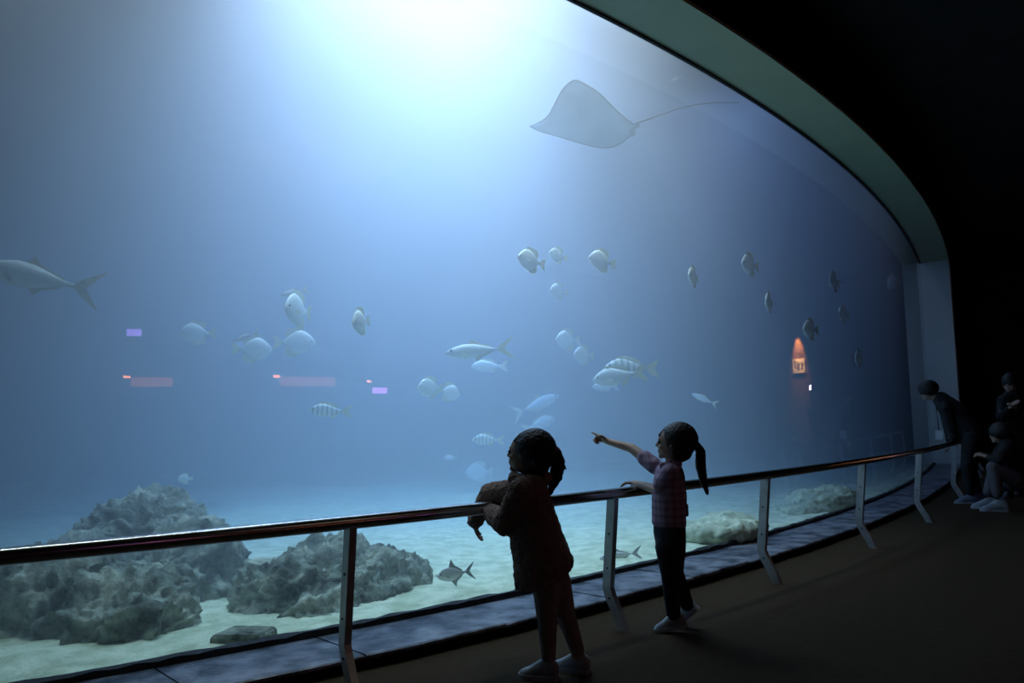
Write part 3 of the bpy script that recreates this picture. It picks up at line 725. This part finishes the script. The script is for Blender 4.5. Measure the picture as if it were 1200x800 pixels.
def coat_child():
    Y = 3.41
    P = lambda x, y, d=0.0: at(x, y, Y + d)
    fw = Vector((-0.93, 0.36, 0.10)); hc = P(618, 530, 0.02); r = 0.094
    C, E_, (f, s, u) = head_parts(hc, fw, Vector((0.02, 0, 1)), r)
    C += [(P(622, 548, 0.02), .038, P(624, 566, .02), .042)]
    # trunk, arms, legs of the body itself (mostly under clothes)
    C += [(P(622, 575, -.02), .055, P(630, 630, -.02), .075), (P(630, 630, 0), .075, P(640, 672, 0), .08)]
    sh_n, sh_f = P(612, 574, -.10), P(620, 572, .12)
    el_n, wr_n = P(592, 614, -.02), P(573, 598, .20)
    el_f, wr_f = P(574, 578, .30), P(556, 612, .34)
    C += [(sh_n, .034, el_n, .028), (el_n, .027, wr_n, .02), (sh_f, .034, el_f, .028), (el_f, .027, wr_f, .02)]
    fn1, fn2 = at_z(640, 795, 0.0), at_z(672, 788, 0.0)
    an1, an2 = fn1 + Vector((.012, 0.0, .07)), fn2 + Vector((.02, 0, .075))
    kn1, kn2 = P(641, 722, -.02), P(662, 717, .06)
    h1, h2 = P(640, 680, -.04), P(652, 680, .05)
    C += [(h1, .058, kn1, .042), (kn1, .04, an1, .027), (h2, .058, kn2, .042), (kn2, .04, an2, .027)]
    # hands: near one over the rail, far one hanging beyond it
    dn = (P(562, 590, .27) - wr_n); C += hand(wr_n + (wr_n - el_n).normalized() * .012, Vector((-.55, .75, .25)), Vector((-.1, .2, -1)), Vector((.75, .55, 0.1)), .105, (62, 66, 70, 74), .6)
    C += hand(wr_f, P(559, 628, .36) - wr_f, Vector((1, 0, -.15)), Vector((.2, -1, 0)), .105, (22, 30, 38, 46), .4)
    body = skin_mesh('person', C, E_, vox=0.0048, smooth_it=3, m=M['skin'])
    tag(body, 'small child with ponytail in fluffy brown coat leaning on the handrail', 'person')
    eyes(hc, f, s, u, r, body)
    # coat
    rows = [ring(604, 636, 560, .01, .075, Y), ring(600, 642, 572, .0, .11, Y), ring(599, 647, 586, 0, .125, Y), ring(598, 652, 602, 0, .13, Y), ring(597, 659, 622, 0, .135, Y),
            ring(598, 666, 640, 0, .14, Y), ring(601, 672, 656, 0, .145, Y, slope=1), ring(602, 673, 664, 0, .145, Y, slope=4), ring(603, 668, 674, 0, .14, Y, slope=7), ring(603, 663, 681, 0, .135, Y, slope=7), ring(604, 661, 683, 0, .13, Y, slope=7)]
    cc = [(sh_n, .058, el_n, .052), (el_n, .053, wr_n.lerp(el_n, .22), .043), (sh_f, .058, el_f, .050), (el_f, .050, wr_f + (wr_f - el_f) * -.06, .040),
          (P(602, 561, -.03), .026, P(622, 566, -.09), .032), (P(622, 566, -.09), .03, P(640, 560, .0), .032), (P(602, 561, .05), .026, P(640, 560, .06), .03), (P(603, 559, -.02), .026, P(603, 559, .06), .026)]
    coat = skin_mesh('coat', cc, (), vox=0.007, smooth_it=4, m=M['fleece'], fuzz=0.006, fscale=55, extra=[sweep(rows)], parent=body)
    mesh_obj('zip_pull', *tube([P(606, 683, -.05), P(604, 692, -.05)], [.006, .003], 6), M['dark_coat'], coat)
    # tights
    skin_mesh('tights', [(h1, .064, kn1, .047), (kn1, .045, an1 + Vector((0, 0, .015)), .032), (h2, .064, kn2, .047), (kn2, .045, an2 + Vector((0, 0, .015)), .032)], (), vox=0.007, smooth_it=3, m=M['tights'], parent=body)
    d1 = Vector((-.95, .30, 0))
    shoe(fn1 + Vector((-.03, .0, 0)), d1, .175, body, M['sneaker'], M['sole'], w=.42)
    shoe(fn2 + Vector((-.01, .02, 0)), Vector((-.9, .42, 0)), .175, body, M['sneaker'], M['sole'], w=.42)
    # hair
    hh = [(hc - f * .034 + u * .018, (.098, .087, .094), frame(f, u)), (hc - f * .05 - u * .03, (.06, .075, .075), frame(f, u))]
    hcaps = [(P(630, 540, -.06), .03, P(634, 560, -.055), .016), (P(636, 540, .06), .03, P(638, 562, .05), .016), (P(612, 512, .0), .022, P(603, 517, .0), .010)]
    ha = skin_mesh('hair', hcaps, hh, vox=0.006, smooth_it=3, m=M['hair'], fuzz=0.002, fscale=60, parent=body)
    pt = [P(643, 530, .01), P(651, 530, .01), P(654, 541, .01), P(652, 555, .01), P(648, 567, .01), P(645, 578, .01)]
    pc = [(pt[i], q0, pt[i + 1], q1) for i, (q0, q1) in enumerate(((.02, .026), (.026, .032), (.032, .03), (.03, .022), (.022, .010)))]
    pc += [(P(655, 539, .02), .014, P(664, 550, .02), .004), (P(654, 545, .0), .014, P(659, 563, .0), .004)]
    skin_mesh('ponytail', pc, (), vox=0.006, smooth_it=2, m=M['hair'], fuzz=0.003, fscale=70, parent=ha)
    skin_mesh('hair_tie', [(P(650, 526, -.01), .012, P(651, 534, .01), .012), (P(651, 524, 0), .009, P(655, 526, 0), .006)], (), vox=0.004, smooth_it=1, m=M['tassel'], parent=ha)
coat_child()

def pointing_child():
    Y = 4.06
    P = lambda x, y, d=0.0: at(x, y, Y + d)
    fw = Vector((-0.95, 0.30, 0.06)); hc = P(789, 518, 0.0); r = 0.092
    C, E_, (f, s, u) = head_parts(hc, fw, Vector((0.0, 0, 1)), r)
    C += [(P(790, 532), .038, P(788, 547), .042), (P(786, 560), .07, P(784, 590), .068), (P(784, 590), .068, P(785, 618), .07)]
    sh_n, sh_f = P(786, 554, -.09), P(768, 546, .08)
    el_n, wr_n = P(773, 574, -.03), P(744, 566, .27)
    el_f, wr_f = P(740, 525, .22), P(712, 517, .32)
    C += [(sh_n, .034, el_n, .028), (el_n, .027, wr_n, .019), (sh_f, .034, el_f, .027), (el_f, .026, wr_f, .018)]
    fn1, fn2 = at_z(787, 741, 0.0), at_z(812, 738, 0.0) + Vector((0.0, .03, 0))
    an1, an2 = P(789, 718, 0.0), P(805, 708, .05)
    kn1, kn2 = P(785, 670, -.05), P(790, 668, .05)
    h1, h2 = P(783, 630, -.035), P(788, 630, .04)
    C += [(h1, .048, kn1, .042), (kn1, .04, an1, .027), (h2, .058, kn2, .042), (kn2, .04, an2, .027)]
    C += hand(wr_n, Vector((-.78, .60, .02)), Vector((-.1, .1, -1)), Vector((.62, .75, -.1)), .105, (30, 34, 38, 42), .8)
    C += hand(wr_f, P(693, 509, .38) - wr_f, Vector((.05, .1, -1)), Vector((.5, -.85, .1)), .115, (0, 95, 100, 105), 1.0)
    body = skin_mesh('person', C, E_, vox=0.0048, smooth_it=3, m=M['skin'])
    tag(body, 'small child with ponytail in plaid shirt pointing at the fish, on tiptoe', 'person')
    eyes(hc, f, s, u, r, body)
    rows = [ring(772, 797, 545, 0, .07, Y), ring(768, 801, 552, 0, .10, Y), ring(765, 803, 566, 0, .105, Y), ring(764, 803, 585, 0, .105, Y), ring(764, 803, 602, 0, .108, Y), ring(764, 804, 614, 0, .11, Y), ring(767, 803, 617, 0, .10, Y)]
    cc = [(sh_n, .05, sh_n.lerp(el_n, .80), .047), (sh_f, .045, sh_f.lerp(el_f, .45), .042), (P(776, 545, -.06), .018, P(796, 543, -.03), .018), (P(776, 545, .05), .018, P(796, 543, .05), .018)]
    shirt = skin_mesh('plaid_shirt', cc, (), vox=0.006, smooth_it=3, m=M['plaid'], extra=[sweep(rows)], fuzz=0.003, fscale=18, parent=body)
    rows = [ring(766, 803, 610, 0, .10, Y), ring(766, 803, 624, 0, .125, Y), ring(769, 803, 640, 0, .125, Y), ring(773, 802, 652, 0, .11, Y)]
    skin_mesh('trousers', [(P(783, 640, -.05), .068, kn1, .050), (kn1, .048, an1, .038), (P(789, 640, .05), .066, kn2, .050), (kn2, .047, an2, .036)], (), vox=0.007, smooth_it=3, m=M['denim'], extra=[sweep(rows)], parent=body)
    shoe(fn1, Vector((-.95, .3, 0)), .165, body, M['sneaker'], M['sole'], heel_up=12, w=.42)
    shoe(fn2, Vector((-.93, .36, 0)), .165, body, M['sneaker'], M['sole'], heel_up=42, w=.42)
    hh = [(hc - f * .032 + u * .018, (.097, .085, .093), frame(f, u)), (hc - f * .045 - u * .03, (.058, .073, .07), frame(f, u))]
    hcaps = [(P(782, 504, .0), .022, P(773, 510, .0), .010), (P(790, 527, -.065), .02, P(792, 537, -.06), .012), (P(800, 528, 0), .035, P(799, 537, 0), .02)]
    ha = skin_mesh('hair', hcaps, hh, vox=0.006, smooth_it=3, m=M['hair'], fuzz=0.002, fscale=60, parent=body)
    pt = [P(809, 521), P(816, 521), P(821, 529), P(821, 545), P(824, 562), P(829, 578)]
    skin_mesh('ponytail', [(pt[i], a, pt[i + 1], b) for i, (a, b) in enumerate(((.016, .02), (.02, .026), (.026, .028), (.028, .022), (.022, .010)))], (), vox=0.005, smooth_it=2, m=M['hair'], fuzz=0.002, fscale=70, parent=ha)
    skin_mesh('hair_tie', [(P(812, 517), .014, P(812, 525), .014)], (), vox=0.004, smooth_it=1, m=M['tassel'], parent=ha)
    # small pouch on a strap hanging at the back
    root = empty('shoulder_pouch', P(803, 598, 0))
    tag(root, 'small grey pouch on a thin strap hanging behind the plaid-shirt child', 'bag')
    iv = Matrix.Translation(root.location).inverted()
    pr = [[P(801, y, -.03), P(807, y, -.03), P(807, y, .03), P(801, y, .03)] for y in (590, 592, 602, 605)]
    pr = [[p + (sum(q, Vector()) / 4 - p) * k for p in q] for q, k in zip(pr, (.5, .1, 0, .15))]
    o = mesh_obj('pouch', *sweep(pr), M['pouch']); o.parent = root; o.matrix_parent_inverse = iv
    o = mesh_obj('strap', *tube([P(798, 548, -.09), P(802, 565, -.06), P(804, 580, -.02), P(804, 591, 0)], .004, 6), M['pouch']); o.parent = root; o.matrix_parent_inverse = iv
pointing_child()

def adult(label, Y, J, top, bottom, shoe_m, hair_r=1.0, cap=None, extra_hair=()):
    """J: joints as (px, py, depth offset); feet are put on the floor"""
    P = lambda k: at(J[k][0], J[k][1], Y + (J[k][2] if len(J[k]) > 2 else 0))
    hc = P('head'); r = J.get('r', 0.115); C, E_, (f, s, u) = head_parts(hc, J['look'], J.get('up', Vector((0, 0, 1))), r)
    neck = P('neck'); pel = P('pelvis'); C += [(hc - u * .06, .05, neck, .055), (neck, .085, P('chest'), .135), (P('chest'), .135, pel, .125)]
    k = J.get('k', 1.0); T = [(neck, .10, P('chest'), .155 * k), (P('chest'), .155 * k, pel, .14 * k)]; Bt = [(pel, .14 * k, pel + Vector((0, 0, -.04)), .14 * k)]
    for sd in ('n', 'f'):
        sh, el, wr = P('sh_' + sd), P('el_' + sd), P('wr_' + sd)
        C += [(sh, .055, el, .042), (el, .04, wr, .028)]; T += [(neck, .08, sh, .075), (sh, .072, el, .058), (el, .056, wr.lerp(el, .08), .042)]
        d = (wr - el).normalized(); C += hand(wr, d, Vector((-.2, .1, -1)), Vector((.3, .8, 0)), .17, (30, 34, 38, 42), .5)
        hp, kn, an = P('hip_' + sd), P('kn_' + sd), P('an_' + sd)
        C += [(hp, .08, kn, .058), (kn, .055, an, .038)]; Bt += [(hp, .098, kn, .074), (kn, .07, an, .055)]
    body = skin_mesh('person', C, E_, vox=0.009, smooth_it=3, m=M['skin']); tag(body, label, 'person')
    eyes(hc, f, s, u, r, body)
    skin_mesh('jacket', T, (), vox=0.012, smooth_it=4, m=top, parent=body, fuzz=0.005, fscale=14)
    skin_mesh('trousers', Bt, (), vox=0.012, smooth_it=3, m=bottom, parent=body)
    for sd in ('n', 'f'):
        an = P('an_' + sd); g = Vector((an.x, an.y, 0)) + J['look'].normalized() * .04
        shoe(g, J['look'], .27, body, shoe_m, M['sole'], w=.38, heel_up=J.get('heel_' + sd, 0))
    hh = [(hc - f * .022 + u * .025, (.122, .098, .108), frame(f, u))]
    skin_mesh('hair', list(extra_hair), hh, vox=0.01, smooth_it=3, m=M['hair'], parent=body)
    return body, P
LK = Vector((-0.9, 0.42, -0.1))
adult('adult in black jacket bending far over the handrail to look into the tank', 9.45, dict(
    head=(1087, 458, .15), look=Vector((-0.95, 0.25, -0.35)), neck=(1103, 468, .1), chest=(1118, 484, 0), pelvis=(1139, 511, -.1), r=.105,
    sh_n=(1108, 478, -.1), sh_f=(1106, 472, .28), el_n=(1117, 510, -.08), wr_n=(1117, 516, .22), el_f=(1112, 506, .35), wr_f=(1112, 516, .35),
    hip_n=(1138, 515, -.2), hip_f=(1140, 515, .02), kn_n=(1133, 548, -.2), kn_f=(1138, 548, .02), an_n=(1137, 576, -.2), an_f=(1144, 574, .05)), M['dark_coat'], M['dark_coat'], M['sneaker_dark'])
adult('adult in dark clothes standing with hands together behind the crouching person', 9.6, dict(
    head=(1184, 449), look=Vector((-0.8, -0.5, -0.15)), neck=(1186, 464), chest=(1187, 482), pelvis=(1188, 512), r=.11,
    sh_n=(1176, 470, -.05), sh_f=(1198, 470, .05), el_n=(1173, 490, -.12), wr_n=(1183, 478, -.26), el_f=(1200, 490, -.1), wr_f=(1190, 478, -.26),
    hip_n=(1183, 516, -.05), hip_f=(1193, 516, .05), kn_n=(1182, 548, -.05), kn_f=(1193, 548, .05), an_n=(1182, 576, -.05), an_f=(1194, 574, .05)), M['dark_coat'], M['dark_coat'], M['sneaker_dark'])
adult('person in pale trousers and white shoes crouching on the floor by the rail end', 8.6, dict(
    head=(1171, 508), look=LK, neck=(1180, 518), chest=(1186, 530), pelvis=(1190, 556), r=.10, k=1.08,
    sh_n=(1180, 524, -.12), sh_f=(1178, 522, .14), el_n=(1170, 540, -.14), wr_n=(1158, 536, -.05), el_f=(1166, 538, .16), wr_f=(1156, 534, .1),
    hip_n=(1188, 560, -.1), hip_f=(1188, 560, .1), kn_n=(1164, 548, -.12), kn_f=(1166, 550, .14), an_n=(1169, 578, -.12), an_f=(1158, 576, .12)), M['dark_coat'], M['grey_cloth'], M['sneaker'])
# lanyard card hanging from the bending adult
def lanyard():
    Y = 9.5; P = lambda x, y, d=0.0: at(x, y, Y + d)
    root = empty('lanyard', P(1100, 508)); tag(root, 'white badge card dangling on a dark cord below the bending adult', 'badge')
    iv = Matrix.Translation(root.location).inverted()
    q = [P(1096, 504, .06), P(1105, 504, -.06), P(1105, 515, -.06), P(1096, 515, .06)]; V = q + [p + Vector((-.002, .0015, 0)) for p in q]
    for o in (mesh_obj('card', V[:4], [(0, 1, 2, 3)], M['white_card']),
              mesh_obj('cord', *tube([P(1097, 477, -.05), P(1099, 492), P(1100.5, 504)], .006, 6), M['dark_coat'])):
        o.parent = root; o.matrix_parent_inverse = iv
lanyard()

# ------------------------------------------------------------------ lit things on the hall wall that the window mirrors
VR = 6.5
def mirror_on_wall(px, py):
    Y, u = glass_hit(px, py); p = at(px, py, Y); d = ray(px, py)
    n = (cp(u, 1) - cp(u, 0)).normalized(); d2 = d - 2 * d.dot(n) * n
    pu, pv = (p.x + p.y) / R2, (p.x - p.y) / R2; du, dv = (d2.x + d2.y) / R2, (d2.x - d2.y) / R2
    t1 = (VR - pv) / dv if dv > 1e-6 else 1e9; t2 = (22 - pu) / du if du > 1e-6 else 1e9
    global WT, WN
    if t1 < t2: WT, WN = Vector((1 / R2, 1 / R2, 0)), Vector((-1 / R2, 1 / R2, 0))
    else: WT, WN = Vector((1 / R2, -1 / R2, 0)), Vector((-1 / R2, -1 / R2, 0))
    return p + d2 * min(t1, t2)
WT = WN = None    # along the wall / out of the wall, set by the wall that was met
def wall_box(name, c, w, h, d, m, parent=None, gap=0.0):
    c = Vector(c); V = []
    for k in (gap, gap + d):
        for a, b in ((-1, -1), (1, -1), (1, 1), (-1, 1)): V.append(c + WT * a * w / 2 + Vector((0, 0, b * h / 2)) + WN * k)
    return mesh_obj(name, V, [(0, 1, 2, 3), (7, 6, 5, 4), (0, 4, 5, 1), (1, 5, 6, 2), (2, 6, 7, 3), (3, 7, 4, 0)], m, parent)
def sized(px, py, wpx, hpx):
    a, b = mirror_on_wall(px - wpx / 2, py), mirror_on_wall(px + wpx / 2, py); t, l = mirror_on_wall(px, py - hpx / 2), mirror_on_wall(px, py + hpx / 2)
    return mirror_on_wall(px, py), abs((b - a).dot(WT)), abs(t.z - l.z)
M['screen_violet'] = emit('screen_violet', (0.36, 0.22, 1.0), 13)
M['screen_pink'] = emit('screen_pink', (0.62, 0.25, 1.0), 15)
M['screen_white'] = emit('screen_white', (0.75, 0.65, 1.0), 14)
M['amber'] = emit('amber_lamp', (1.0, 0.28, 0.10), 26)
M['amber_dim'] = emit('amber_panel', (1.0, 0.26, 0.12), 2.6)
M['panel_print'] = surf('panel_print', (0.55, 0.52, 0.48), (0.6, 0.57, 0.52), 3, 0.6)
M['ink'] = surf('print_ink', (0.02, 0.02, 0.02), (0.03, 0.03, 0.03), 3, 0.7)
for px, py, w, h, m, lab in ((157, 390, 18, 8, 'screen_violet', 'small violet wall screen mirrored above the tall rock'), (444, 457.5, 17, 7, 'screen_pink', 'pink-violet wall screen mirrored beside the silver jack'), (951.5, 454, 6, 6, 'screen_white', 'tiny bright square wall screen mirrored beside the lit panel')):
    c, ww, hh = sized(px, py, w, h)
    r_ = empty('wall_screen', c); tag(r_, lab, 'screen'); iv = Matrix.Translation(c).inverted()
    for nm, o in (('casing', wall_box('casing', c, ww + .04, hh + .04, .05, M['black_paint'])), ('display', wall_box('display', c, ww, hh, .006, M[m], gap=.05))):
        o.parent = r_; o.matrix_parent_inverse = iv
for px, py, w, h, bw, lab in ((323, 441, 8, 3.5, 66, 'amber wall lamp with long dim glowing panel mirrored above the rounded rock'), (148, 441.5, 8, 3, 50, 'amber wall lamp with dim panel mirrored below the violet screen'), (431, 447, 6, 2.5, 0, 'tiny amber wall lamp mirrored beside the pink screen')):
    c, ww, hh = sized(px, py, w, h)
    r_ = empty('wall_lamp', c); tag(r_, lab, 'lamp'); iv = Matrix.Translation(c).inverted()
    L_ = [wall_box('lamp_body', c, ww + .03, hh + .03, .05, M['black_paint']), wall_box('lens', c, ww, hh, .008, M['amber'], gap=.05)]
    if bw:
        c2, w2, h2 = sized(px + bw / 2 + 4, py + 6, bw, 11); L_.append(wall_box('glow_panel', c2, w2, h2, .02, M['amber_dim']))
    for o in L_: o.parent = r_; o.matrix_parent_inverse = iv
# printed panel washed by a warm downlight
c, ww, hh = sized(936, 429, 14, 17)
r_ = empty('wall_panel', c); tag(r_, 'small printed wall panel under a warm downlight, mirrored in the dark water', 'sign'); iv = Matrix.Translation(c).inverted()
L_ = [wall_box('board', c, ww, hh, .02, M['panel_print']), wall_box('edge_strip', c - Vector((0, 0, hh * .5)), ww, hh * .08, .03, M['ink'])]
for a, b, tilt in ((-.28, .05, .5), (-.02, -.05, -.5), (.10, .02, .6), (.30, .12, -.4)):
    o = wall_box('ink_mark', c + WT * a * ww + Vector((0, 0, b * hh)), ww * .10, hh * .5, .004, M['ink'], gap=.02); L_.append(o)
for o in L_: o.parent = r_; o.matrix_parent_inverse = iv
lc, _, _ = sized(934, 383, 8, 8); lc = lc + WN * .32
r_ = empty('downlight', lc); tag(r_, 'warm wall downlight washing the printed panel', 'lamp'); iv = Matrix.Translation(lc).inverted()
for o in (mesh_obj('shade', *tube([lc + Vector((0, 0, .02)), lc + Vector((0, 0, .14))], [.05, .04], 14), M['black_paint']), wall_box('arm', lc - WN * .32 + Vector((0, 0, .10)), .03, .03, .32, M['black_paint'])):
    o.parent = r_; o.matrix_parent_inverse = iv
d = bpy.data.lights.new('downlight_bulb', 'SPOT'); d.energy = 1500; d.color = (1.0, 0.52, 0.20); d.spot_size = rad(56); d.spot_blend = 1.0; d.shadow_soft_size = 0.03
o = bpy.data.objects.new('downlight_bulb', d); COL.objects.link(o); o.parent = r_; o.location = (0, 0, 0.0)
o.rotation_euler = (Vector((0, 0, -1)) - WN * 0.38).to_track_quat('-Z', 'Y').to_euler()
